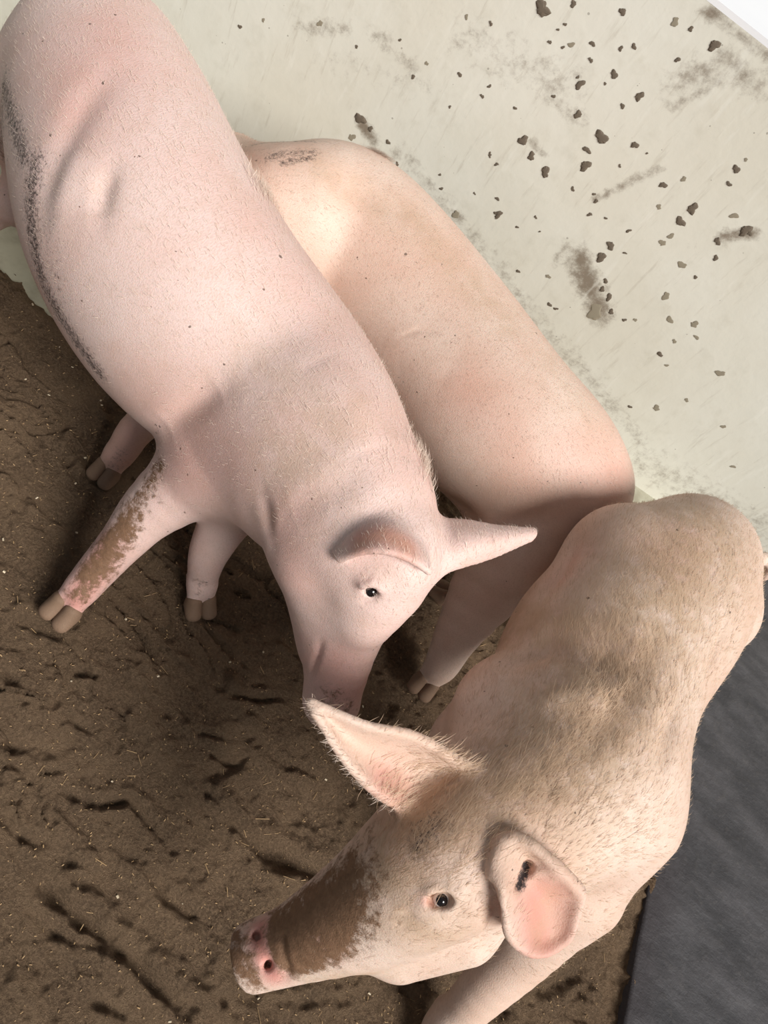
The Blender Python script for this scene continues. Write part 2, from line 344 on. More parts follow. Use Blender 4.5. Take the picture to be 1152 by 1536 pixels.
# ------------------------------------------------------------------ implicit-surface modelling toolkit
class Field:
    def __init__(self, lo, hi, h):
        self.o = np.array(lo, float); self.h = h
        self.n = np.ceil((np.array(hi) - self.o) / h).astype(int) + 1
        self.F = np.ones(self.n, np.float32)
    def box(self, lo, hi):
        a = np.clip(np.floor((lo - self.o) / self.h).astype(int), 0, self.n); b = np.clip(np.ceil((hi - self.o) / self.h).astype(int) + 1, 0, self.n)
        if np.any(b <= a): return None, None
        ax = [self.o[i] + self.h * np.arange(a[i], b[i]) for i in range(3)]
        G = np.stack(np.meshgrid(*ax, indexing='ij'), -1).astype(np.float32)
        return tuple(slice(a[i], b[i]) for i in range(3)), G
    def blend(self, sl, d, k, sub=False):
        A = self.F[sl]
        if sub:
            d = -d; hh = np.maximum(k - np.abs(A - d), 0) / k; self.F[sl] = np.maximum(A, d) + hh * hh * k * 0.25
        else:
            hh = np.maximum(k - np.abs(A - d), 0) / k; self.F[sl] = np.minimum(A, d) - hh * hh * k * 0.25
    def seg(self, a, b, ra, rb, up=(0, 0, 1), k=0.04, sub=False, pad=0.0):
        a = np.asarray(a, float); b = np.asarray(b, float)
        ra = (ra, ra) if np.isscalar(ra) else ra; rb = (rb, rb) if np.isscalar(rb) else rb
        m = max(*ra, *rb) + k + pad + 3 * self.h
        sl, G = self.box(np.minimum(a, b) - m, np.maximum(a, b) + m)
        if sl is None: return
        ab = b - a; L = np.linalg.norm(ab)
        if L < 1e-6: ab = np.array([1e-4, 0, 0]); L = 1e-4
        dr = ab / L; up = np.asarray(up, float); up = up if abs(up @ dr) < 0.98 * np.linalg.norm(up) else np.array([0.3, 1.0, 0.1]); up = up - dr * (up @ dr); up /= np.linalg.norm(up); sd_ = np.cross(dr, up)
        p = G - a.astype(np.float32)
        t = p @ (dr / L).astype(np.float32); tc = np.clip(t, 0, 1)
        axl = (t - tc) * L; q1 = p @ sd_.astype(np.float32); q2 = p @ up.astype(np.float32)
        w = ra[0] + (rb[0] - ra[0]) * tc; h = ra[1] + (rb[1] - ra[1]) * tc; c = np.minimum(w, h)
        k0 = np.sqrt((q1 / w) ** 2 + (q2 / h) ** 2 + (axl / c) ** 2); k1 = np.sqrt((q1 / w ** 2) ** 2 + (q2 / h ** 2) ** 2 + (axl / c ** 2) ** 2) + 1e-6
        d = np.where(k0 < 0.3, (k0 - 1) * c, k0 * (k0 - 1) / k1)
        self.blend(sl, d.astype(np.float32), k, sub)
    def chain(self, pts, rs, up=(0, 0, 1), k=0.04, n=4, blur=0):
        """one smooth tapering tube through the points (Catmull-Rom), blended in as a whole"""
        Pn = np.array([np.asarray(p, float) for p in pts]); Rn = np.array([(r, r) if np.isscalar(r) else r for r in rs], float)
        A = np.hstack([Pn, Rn]); A = np.vstack([2 * A[0] - A[1], A, 2 * A[-1] - A[-2]]); out = []
        for i in range(1, len(A) - 2):
            for f in np.arange(n) / n:
                p0, p1, p2, p3 = A[i - 1:i + 3]
                out.append(0.5 * (2 * p1 + (p2 - p0) * f + (2 * p0 - 5 * p1 + 4 * p2 - p3) * f ** 2 + (3 * p1 - p0 - 3 * p2 + p3) * f ** 3))
        out.append(A[-2]); out = np.array(out); out[:, 3:] = np.maximum(out[:, 3:], 0.004)
        keep = self.F; self.F = np.ones_like(keep)
        for a, b in zip(out[:-1], out[1:]): self.seg(a[:3], b[:3], tuple(a[3:] + .003), tuple(b[3:] + .003), up, 0.006, pad=k)
        T, self.F = self.F, keep
        mr = out[:, 3:].max() + k + 0.05
        sl, G = self.box(out[:, :3].min(0) - mr, out[:, :3].max(0) + mr); del G
        T = T[sl]
        if blur:
            T = np.minimum(T, 0.09)
            for ax in (0, 1, 2, 0, 1, 2):
                pw = [(0, 0)] * 3; pw[ax] = (blur + 1, blur); c = np.cumsum(np.pad(T, pw, mode='edge').astype(np.float64), axis=ax)
                a_ = [slice(None)] * 3; b_ = [slice(None)] * 3; a_[ax] = slice(2 * blur + 1, None); b_[ax] = slice(0, -(2 * blur + 1))
                T = ((c[tuple(a_)] - c[tuple(b_)]) / (2 * blur + 1)).astype(np.float32)
            T = np.where(T > 0.06, 1.0, T).astype(np.float32)
        self.blend(sl, T, k)
    def shell(self, S, r, k=0.02):
        S = np.asarray(S, np.float32); r = np.asarray(r, np.float32); m = r.max() + k + 3 * self.h
        sl, G = self.box(S.min(0) - m, S.max(0) + m)
        if sl is None: return
        g = G.reshape(-1, 3); D = np.full(len(g), 1e3, np.float32)
        near = np.zeros(len(g), bool)
        for c0 in range(0, len(g), 20000):
            gg = g[c0:c0 + 20000]
            d2 = (gg ** 2).sum(1)[:, None] + (S ** 2).sum(1)[None] - 2 * gg @ S.T
            D[c0:c0 + 20000] = (np.sqrt(np.maximum(d2, 0)) - r[None]).min(1)
        self.blend(sl, D.reshape(G.shape[:3]), k)
    def mesh(self, smooth=3):
        F = self.F; s = F < 0
        n = F.shape
        cs = np.zeros((n[0] - 1, n[1] - 1, n[2] - 1), np.int8)
        offs = [(i, j, k) for i in (0, 1) for j in (0, 1) for k in (0, 1)]
        for o in offs: cs += s[o[0]:n[0] - 1 + o[0], o[1]:n[1] - 1 + o[1], o[2]:n[2] - 1 + o[2]]
        I, J, K = np.nonzero((cs > 0) & (cs < 8))
        V = {o: F[I + o[0], J + o[1], K + o[2]] for o in offs}
        acc = np.zeros((len(I), 3)); cnt = np.zeros(len(I))
        for a in offs:
            for ax in range(3):
                if a[ax] == 0:
                    b = list(a); b[ax] = 1; b = tuple(b); va, vb = V[a], V[b]; m = (va < 0) != (vb < 0)
                    tt = np.where(m, va / np.where(m, va - vb, 1), 0); pt = np.tile(np.array(a, float), (len(I), 1)); pt[:, ax] = tt
                    acc[m] += pt[m]; cnt[m] += 1
        P = self.o + self.h * (np.stack([I, J, K], 1) + acc / cnt[:, None])
        vid = np.full(cs.shape, -1, np.int64); vid[I, J, K] = np.arange(len(I))
        faces = []
        for ax in range(3):
            b, c = (ax + 1) % 3, (ax + 2) % 3
            lo = [slice(None)] * 3; hi = [slice(None)] * 3; lo[ax] = slice(0, -1); hi[ax] = slice(1, None)
            df = s[tuple(lo)] != s[tuple(hi)]
            idx = np.nonzero(df); idx = np.stack(idx, 1)
            ok = (idx[:, b] > 0) & (idx[:, c] > 0) & (idx[:, b] < cs.shape[b]) & (idx[:, c] < cs.shape[c]); idx = idx[ok]
            ins = s[idx[:, 0], idx[:, 1], idx[:, 2]]
            q = []
            for db, dc in ((-1, -1), (0, -1), (0, 0), (-1, 0)):
                ii = idx.copy(); ii[:, b] += db; ii[:, c] += dc; q.append(vid[ii[:, 0], ii[:, 1], ii[:, 2]])
            q = np.stack(q, 1); q[~ins] = q[~ins][:, ::-1]; faces.append(q)
        Q = np.vstack(faces); Q = Q[(Q >= 0).all(1)]
        E = np.vstack([Q[:, [0, 1]], Q[:, [1, 2]], Q[:, [2, 3]], Q[:, [3, 0]]]); nv = len(P)
        deg = np.bincount(E[:, 0], minlength=nv) + np.bincount(E[:, 1], minlength=nv)
        for it in range(smooth * 2):
            lam = 0.55 if it % 2 == 0 else -0.5
            A = np.stack([np.bincount(E[:, 0], P[E[:, 1], c], nv) + np.bincount(E[:, 1], P[E[:, 0], c], nv) for c in range(3)], 1) / np.maximum(deg, 1)[:, None]
            P = P + lam * (A - P)
        return P, Q

def normals(P, Q):
    fn = np.cross(P[Q[:, 2]] - P[Q[:, 0]], P[Q[:, 3]] - P[Q[:, 1]]); nv = len(P)
    N = np.stack([sum(np.bincount(Q[:, j], fn[:, c], nv) for j in range(4)) for c in range(3)], 1)
    return N / (np.linalg.norm(N, axis=1)[:, None] + 1e-12)

def ear_patch(rows, nu=36, nv=26, thick=(0.010, 0.0068)):
    """rows: list (base -> tip) of (left edge, middle, right edge) points"""
    R = np.array(rows, float); m = len(R)
    us = np.linspace(0, m - 1, nu); S = []; T = []
    for u_ in us:
        i = min(int(u_), m - 2); f_ = u_ - i
        p0 = R[max(i - 1, 0)]; p1 = R[i]; p2 = R[i + 1]; p3 = R[min(i + 2, m - 1)]
        c = 0.5 * ((2 * p1) + (p2 - p0) * f_ + (2 * p0 - 5 * p1 + 4 * p2 - p3) * f_ ** 2 + (3 * p1 - p0 - 3 * p2 + p3) * f_ ** 3)
        for v_ in np.linspace(-1, 1, nv):
            l = c[0] * (v_ * (v_ - 1) / 2) + c[1] * (1 - v_ * v_) + c[2] * (v_ * (v_ + 1) / 2)
            S.append(l); T.append(thick[0] + (thick[1] - thick[0]) * min(1, u_ / (m - 1) * 1.5) * 1.0)
    return np.array(S), np.array(T)

def spot(P, c, r, amt=1.0, pw=2): return amt * np.exp(-(np.linalg.norm(P - c, axis=1) / r) ** pw)

def bristles(name, P, N, flow, count, length, width, mat, parent, weight, seed, tilt=0.35):
    rng = np.random.default_rng(seed)
    w = np.maximum(weight, 0); idx = rng.choice(len(P), count, p=w / w.sum())
    p = P[idx] + rng.normal(0, 0.0015, (count, 3)); n = N[idx]; d = flow[idx] + rng.normal(0, 0.25, (count, 3))
    d = d - n * (d * n).sum(1)[:, None]; d /= np.linalg.norm(d, axis=1)[:, None] + 1e-9
    sdv = np.cross(d, n); L = (length * rng.uniform(0.6, 1.3, count))[:, None]; wd = (width * rng.uniform(0.7, 1.2, count))[:, None]
    p0 = p - n * 0.001; p1 = p + d * L * 0.5 + n * L * tilt * 0.55; p2 = p + d * L + n * L * tilt * 0.7
    V = np.stack([p0 - sdv * wd, p0 + sdv * wd, p1 + sdv * wd * 0.8, p1 - sdv * wd * 0.8, p2 - sdv * wd * 0.15, p2 + sdv * wd * 0.15], 1).reshape(-1, 3)
    b = np.arange(count)[:, None] * 6
    Fq = np.vstack([b + [0, 1, 2, 3], b + [3, 2, 5, 4]])
    o = mesh_obj(name, V, Fq, mat, parent); o['kind'] = 'stuff'; return o

def eyeball(parent, c, out, r=0.011, white=False, gaze=None):
    n1 = 12; V = []; Fc = []
    out = np.asarray(out, float); out /= np.linalg.norm(out)
    for i in range(n1 + 1):
        for j in range(16):
            th = math.pi * i / n1; ph = 2 * math.pi * j / 16; V.append(c + r * np.array([math.sin(th) * math.cos(ph), math.sin(th) * math.sin(ph), math.cos(th)]))
    for i in range(n1):
        for j in range(16): Fc.append((i * 16 + j, (i + 1) * 16 + j, (i + 1) * 16 + (j + 1) % 16, i * 16 + (j + 1) % 16))
    e = mesh_obj('eye', V, Fc, M['eye_white'] if white else M['eye'], parent)
    if white:
        g = np.asarray(gaze, float); g /= np.linalg.norm(g); ref = np.cross(g, [0, 0, 1]); ref /= np.linalg.norm(ref); r2 = np.cross(g, ref)
        V = [c + g * r * 1.12]; Fc = []
        for i in (1, 2, 3):
            for j in range(16):
                a_ = 0.26 * i; ph = 2 * math.pi * j / 16
                V.append(c + r * 1.03 * (g * math.cos(a_) * 1.0 + math.sin(a_) * (ref * math.cos(ph) + r2 * math.sin(ph))))
        for j in range(16):
            Fc.append((0, 1 + j, 1 + (j + 1) % 16))
            for i in (0, 1): Fc.append((1 + i * 16 + j, 17 + i * 16 + j, 17 + i * 16 + (j + 1) % 16, 1 + i * 16 + (j + 1) % 16))
        mesh_obj('iris', V, Fc, M['eye'], e)
    return e

def foot(fl_, top, toe, w=0.024):
    """flesh of a cloven foot: two toes and two dew claws"""
    top = np.asarray(top, float); toe = np.asarray(toe, float); fw = toe - top; fw[2] = 0; fw /= np.linalg.norm(fw); lat = np.cross([0, 0, 1], fw)
    for s in (-1, 1):
        fl_.seg(top + lat * s * w * .35, toe + lat * s * w * .62 - fw * .012, (w * .72, w * .85), (w * .5, w * .5), k=0.012)
        fl_.seg(top - fw * w * .9 + lat * s * w * .55, top - fw * w * 1.2 + lat * s * w * .7 - np.array([0, 0, .014]), w * .34, w * .22, k=0.012)

def hoof(parent, top, toe, w=0.024):
    """the two horn claws of one cloven foot"""
    top = np.asarray(top, float); toe = np.asarray(toe, float); fw = toe - top; fw[2] = 0; fw /= np.linalg.norm(fw); lat = np.cross([0, 0, 1], fw)
    for s in (-1, 1):
        fl_ = Field(np.minimum(top, toe) - 0.07, np.maximum(top, toe) + 0.07, 0.0035)
        a = top * .45 + toe * .55 + lat * s * w * .55; b = toe + lat * s * w * .62 + fw * .006
        fl_.seg(a, b, (w * .62, w * .72), (w * .45, w * .34), k=0.01)
        lo = np.array([0, 0, max(a[2] - .02, .004) - a[2]]); fl_.seg(a + lo, b, (w * .6, w * .4), (w * .45, w * .3), k=0.02)
        P_, Q_ = fl_.mesh(2); mesh_obj('hoof', P_, Q_, M['hoof'], parent)

def pig_root(name, loc, label):
    o = bpy.data.objects.new(name, None); col.objects.link(o); o.empty_display_size = 0.1
    tag(o, label, 'pig', 'pigs in the pen'); return o

H_ = 0.005
Z = np.array([0, 0, 1.0])

def surf(fl_, px, py, off=0.0):
    """first point of the implicit surface met by the ray through a photograph pixel, moved off towards the eye"""
    d = Fw * FPX + IX * (px - 576) - IY * (py - 768); d = d / np.linalg.norm(d)
    ts = np.arange(0.4, 2.6, 0.002); p = EYE + ts[:, None] * d
    idx = np.round((p - fl_.o) / fl_.h).astype(int); ok = ((idx >= 0) & (idx < fl_.n)).all(1)
    val = np.ones(len(ts)); val[ok] = fl_.F[idx[ok, 0], idx[ok, 1], idx[ok, 2]]
    hit = np.nonzero(val < 0)[0]
    if len(hit) == 0: return at(px, py, 0.3)
    return p[hit[0]] - off * d

def crease(P, N, fl_, line, amp, sig, ends=True):
    """raise (amp > 0) or sink (amp < 0) the skin along a line of pixels on the surface"""
    L = [surf(fl_, *q) for q in line]; d, s = poly_dist(P, L)
    tp = np.sin(np.clip(s, 0.04, 0.96) * math.pi) ** 0.6 if ends else 1.0
    return P + N * (amp * tp * np.exp(-(d / sig) ** 2))[:, None]

def line_mask(P, fl_, line, r, amt=1.0):
    d, _ = poly_dist(P, [surf(fl_, *q) for q in line]); return amt * np.exp(-(d / r) ** 2)

def flow_field(P, spine):
    spine = np.asarray(spine); mid = (spine[1:] + spine[:-1]) / 2; dr = spine[:-1] - spine[1:]; dr /= np.linalg.norm(dr, axis=1)[:, None]
    w = np.exp(-((P[:, None, :] - mid[None]) ** 2).sum(2) / 0.02) + 1e-9
    fw = (w[..., None] * dr[None]).sum(1); fw /= np.linalg.norm(fw, axis=1)[:, None] + 1e-9
    return fw
def finish(body, **masks):
    n = len(body.data.vertices)
    for k in ('pink', 'tan', 'dirt', 'grime'): attr(body, k, masks.get(k, np.zeros(n)))

# ------------------------------------------------------------------ pale pink pig, standing with its head lowered (upper left to centre)
def build_a():
    root = pig_root('pig', (0, 0, 0), 'pale pink pig at upper left with lowered head and muddy foreleg')
    fl_ = Field((-1.45, 0.45, -0.02), (0.42, 1.66, 0.82), H_)
    pts = [at(148, 122, .54), at(176, 212, .525), at(218, 338, .50), at(290, 462, .47), at(402, 584, .455), at(464, 675, .48), at(525, 765, .52)]
    rs = [(.175, .182), (.198, .21), (.216, .232), (.213, .237), (.188, .215), (.17, .20), (.125, .15)]
    fl_.chain(pts, rs, k=0.03, blur=4)
    # head
    sk = at(560, 835, .53); fc = at(520, 930, .40); sn = at(500, 1030, .29); tip = at(497, 1055, .26)
    hup = np.array([.66, .2, .6])
    fl_.chain([pts[-1], sk, fc, sn, tip], [(.12, .14), (.095, .10), (.058, .07), (.044, .05), (.045, .048)], up=hup, k=0.04)
    fl_.seg(at(603, 835, .585), at(545, 930, .46), .053, .03, k=0.05)           # forehead
    fl_.seg(at(465, 850, .45), at(488, 950, .36), .055, .045, k=0.05)          # jowl
    # near foreleg
    fl_.seg(at(430, 640, .46), at(335, 695, .36), (.11, .14), (.085, .10), k=0.06)
    L = [at(325, 690, .35), at(230, 762, .225), at(188, 808, .16), at(142, 860, .09), at(122, 884, .06)]
    fl_.chain(L, [(.08, .085), (.052, .054), (.040, .040), (.031, .033), (.026, .028)], up=(1, 0, 0), k=0.04)
    # far foreleg
    L2 = [at(400, 690, .40), at(345, 770, .24), at(315, 825, .15), at(305, 862, .08), at(303, 878, .06)]
    fl_.chain(L2, [(.07, .08), (.047, .05), (.036, .037), (.027, .028), (.024, .025)], up=(1, 0, 0), k=0.04)
    # hind legs
    hip = at(135, 160, .46)
    fl_.chain([hip + np.array([-.04, -.08, -.02]), at(-35, 165, .34), at(-105, 235, .21), at(-125, 320, .06)], [(.11, .13), (.07, .08), (.04, .042), (.03, .03)], up=(1, 0, 0), k=0.06)
    fl_.chain([hip + np.array([.0, .10, -.06]), at(60, 285, .24), at(5, 312, .14), at(-45, 345, .06)], [(.10, .13), (.07, .075), (.036, .036), (.03, .03)], up=(1, 0, 0), k=0.06)
    fwa = np.array([.05, -.02, -.044]); f3 = (at(-125, 320, .06), at(-125, 320, .06) + fwa); f4 = (at(-45, 345, .06), at(-45, 345, .06) + fwa); foot(fl_, *f3, .027); foot(fl_, *f4, .027)
    f1 = (at(120, 886, .062), at(84, 925, .016)); f2 = (at(303, 878, .06), at(301, 918, .016)); foot(fl_, *f1, .029); foot(fl_, *f2, .027)
    # near ear, held up towards the viewer with the cup turned to the snout
    o_ = lambda x, y, f: surf(fl_, x, y, f)
    e = [(o_(508, 830, -.004), o_(572, 779, -.004), o_(634, 830, -.004)),
         (o_(508, 834, .010), o_(575, 800, .024), o_(640, 846, .018)),
         (o_(512, 839, .014), o_(577, 826, .046), o_(643, 857, .030))]
    fl_.shell(*ear_patch(e, nu=24, nv=40, thick=(.009, .007)), k=0.010)
    # far ear
    fl_.shell(*ear_patch([(at(655, 785, .60), at(650, 815, .60), at(632, 862, .58)),
                          (at(700, 786, .61), at(695, 815, .625), at(690, 846, .60)),
                          (at(745, 792, .61), at(742, 812, .625), at(740, 832, .60)),
                          (at(800, 796, .60), at(800, 802, .605), at(795, 808, .60))]), k=0.02)
    fl_.shell(*[np.array([o_(548, 877, .001), o_(558, 874, .001), o_(568, 879, .001)]), np.full(3, .007)], k=0.02)     # brow above the eye
    ee = surf(fl_, 557, 886, -.006)
    fl_.seg(ee, ee + np.array([0, 0, .001]), .011, .011, k=0.008, sub=True)
    P, Q = fl_.mesh(3); N = normals(P, Q)
    C = lambda ln, a, s: crease(P, N, fl_, ln, a, s)
    P = C([(168, 250), (155, 285), (150, 330)], -.010, .02); P = C([(165, 110), (120, 170), (85, 250), (68, 320)], -.009, .03)
    P = C([(115, 215), (95, 270), (85, 330)], .007, .03)
    P = C([(246, 640), (285, 612), (330, 582)], -.012, .024); P = C([(395, 742), (400, 775), (405, 810)], -.006, .015)
    P = C([(470, 540), (530, 610), (560, 680)], .010, .04); P = C([(560, 700), (500, 740), (430, 760)], -.006, .03)
    P = C([(466, 1015), (476, 985), (482, 962)], -.008, .006); P = C([(540, 900), (552, 903), (566, 900)], -.004, .006)
    P = C([(538, 872), (555, 866), (575, 878)], -.003, .005)
    N = normals(P, Q)
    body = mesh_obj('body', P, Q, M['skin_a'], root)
    m = lambda ln, r, a: line_mask(P, fl_, ln, r, a)
    legd = m([(238, 700), (195, 775), (150, 840), (115, 895)], .038, .62) + m([(180, 800), (150, 860)], .05, .3) + m([(300, 880), (330, 905)], .03, .4)
    under = sstep(.26, .20, P[:, 2]) * sstep(-.45, -.9, P[:, 0]) * .3
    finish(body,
           dirt=np.maximum.reduce([legd, m([(2, 150), (5, 235)], .05, .45), m([(500, 1050), (515, 1065)], .04, .55), m([(590, 500), (620, 600)], .02, .12)]),
           grime=np.maximum.reduce([m([(50, 245), (46, 340), (64, 425), (98, 490), (145, 555)], .036, .62), m([(75, 330), (90, 440)], .05, .3), m([(5, 130), (20, 190), (35, 235)], .035, .6), m([(2, 180), (5, 235)], .05, .5), m([(236, 640), (200, 715)], .018, .35)]),  # belly-edge strip is shade painted into the skin; thigh marks are dirt
           pink=np.maximum.reduce([m([(160, 820), (135, 870), (110, 905)], .035, .75), m([(150, 60), (120, 150)], .10, .25), m([(260, 700), (340, 690)], .08, .3), m([(420, 780), (440, 860)], .06, .25), m([(500, 1000), (510, 1030)], .06, .45), m([(545, 810), (575, 803), (610, 820)], .026, .9)]),
           tan=np.maximum.reduce([m([(405, 260), (545, 480), (610, 620)], .03, .3), m([(545, 810), (575, 803), (610, 820)], .024, .4), m([(480, 640), (440, 690)], .09, .35), m([(380, 540), (420, 550)], .05, .25)]))
    sp = [tip, fc, sk] + pts[::-1]
    fw = flow_field(P, sp); up = np.clip(N[:, 2] + .3, 0, 1)
    bristles('bristles', P, N, -fw + np.array([0, 0, -.2]), 12000, .0095, .0003, M['hair_pale'], root, up * (P[:, 2] > .30), 1, .3)
    edge = m([(400, 290), (480, 400), (560, 500), (610, 590), (640, 700)], .03, 1)
    bristles('crest', P, N, -fw, 1100, .026, .0005, M['hair_pale'], root, edge, 2, .5)
    eyeball(root, surf(fl_, 557, 886, -.001), (0, 0, 1), .0105)
    hoof(root, *f1, .029); hoof(root, *f2, .027); hoof(root, *f3, .027); hoof(root, *f4, .027)
    return root, fl_, P

# ------------------------------------------------------------------ tan-pink pig behind, facing the other way
def build_b():
    root = pig_root('pig', (0, 0, 0), 'tan-pink pig by the wall with its head hidden behind the pale pig')
    fl_ = Field((-1.1, 0.75, -0.02), (0.55, 1.70, 0.80), H_)
    pts = [np.array([-.72, 1.50, .32]), at(425, 345, .385), at(492, 350, .382), at(556, 402, .38), at(648, 515, .37), at(738, 630, .38), at(805, 695, .38), at(850, 735, .365)]
    rs = [(.11, .13), (.155, .19), (.18, .21), (.185, .215), (.19, .215), (.185, .205), (.175, .19), (.14, .155)]
    fl_.chain(pts, rs, k=0.03, blur=4)
    fl_.chain([pts[0], np.array([-.85, 1.58, .28]), np.array([-1.0, 1.56, .16])], [(.12, .14), (.09, .1), (.05, .05)], k=0.05)
    fl_.chain([at(810, 745, .33), at(760, 835, .27), at(690, 945, .15), at(664, 995, .085), at(656, 1005, .062)], [(.12, .145), (.085, .10), (.048, .05), (.033, .035), (.028, .028)], up=(1, 0, 0), k=0.06)
    far = np.array([-.05, .22, 0])
    fl_.chain([at(830, 730, .32), at(760, 835, .27) + far, at(690, 945, .15) + far, at(652, 1015, .06) + far], [(.12, .15), (.09, .1), (.045, .05), (.03, .03)], up=(1, 0, 0), k=0.05)
    L = [np.array([-.5, 1.32, .28]), np.array([-.49, 1.14, .175]), at(215, 635, .13), at(186, 672, .08), at(177, 684, .062)]
    rl = [(.09, .1), (.048, .045), (.034, .034), (.028, .029), (.025, .025)]
    fl_.chain(L, rl, up=(1, 0, 0), k=0.05); fl_.chain([L[0] + np.array([0, .14, 0]), np.array([-.46, 1.46, .13]), np.array([-.48, 1.42, .06])], [(.09, .1), (.045, .045), (.03, .03)], up=(1, 0, 0), k=0.05)
    g3 = (at(652, 1015, .06) + far, at(652, 1015, .06) + far + np.array([-.05, .01, -.044])); g4 = (np.array([-.48, 1.42, .06]), np.array([-.53, 1.42, .016])); foot(fl_, *g3, .026); foot(fl_, *g4, .026)
    g1 = (at(176, 684, .062), at(151, 716, .016)); g2 = (at(656, 1005, .062), at(630, 1035, .016)); foot(fl_, *g1, .026); foot(fl_, *g2, .026)
    P, Q = fl_.mesh(3); N = normals(P, Q)
    C = lambda ln, a, s: crease(P, N, fl_, ln, a, s)
    P = C([(690, 770), (760, 782), (830, 775)], -.010, .025); P = C([(665, 745), (690, 765), (720, 800)], -.010, .03)
    P = C([(600, 505), (630, 495), (655, 500)], -.003, .006); P = C([(480, 250), (560, 300), (620, 330)], -.005, .03)
    P = C([(540, 560), (600, 520), (680, 560)], .004, .05)
    N = normals(P, Q)
    body = mesh_obj('body', P, Q, M['skin_b'], root)
    m = lambda ln, r, a: line_mask(P, fl_, ln, r, a)
    finish(body,
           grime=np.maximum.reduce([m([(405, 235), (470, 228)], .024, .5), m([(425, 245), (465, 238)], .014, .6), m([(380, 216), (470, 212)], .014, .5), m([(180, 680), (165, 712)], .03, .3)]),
           dirt=np.maximum.reduce([m([(390, 220), (500, 215)], .05, .25), m([(150, 700), (175, 710)], .03, .35)]),
           tan=np.maximum.reduce([m([(480, 250), (620, 330), (760, 480)], .05, .35), m([(820, 540), (880, 620)], .06, .2)]),
           pink=np.maximum.reduce([m([(860, 680), (930, 710)], .07, .3), m([(700, 600), (800, 700)], .07, .15), m([(190, 650), (175, 690)], .05, .4)]))
    sp = [np.array([-.85, 1.58, .28])] + pts
    fw = flow_field(P, sp)
    bristles('bristles', P, N, -fw + np.array([0, 0, -.2]), 10000, .0095, .0003, M['hair_pale'], root, np.clip(N[:, 2] + .3, 0, 1) * (P[:, 2] > .25), 3, .3)
    bristles('crest', P, N, -fw, 900, .02, .0005, M['hair_pale'], root, m([(560, 225), (640, 280), (700, 350), (780, 450), (860, 550)], .02, 1), 4, .5)
    hoof(root, *g1, .026); hoof(root, *g2, .026); hoof(root, *g3, .026); hoof(root, *g4, .026)
    return root, fl_, P

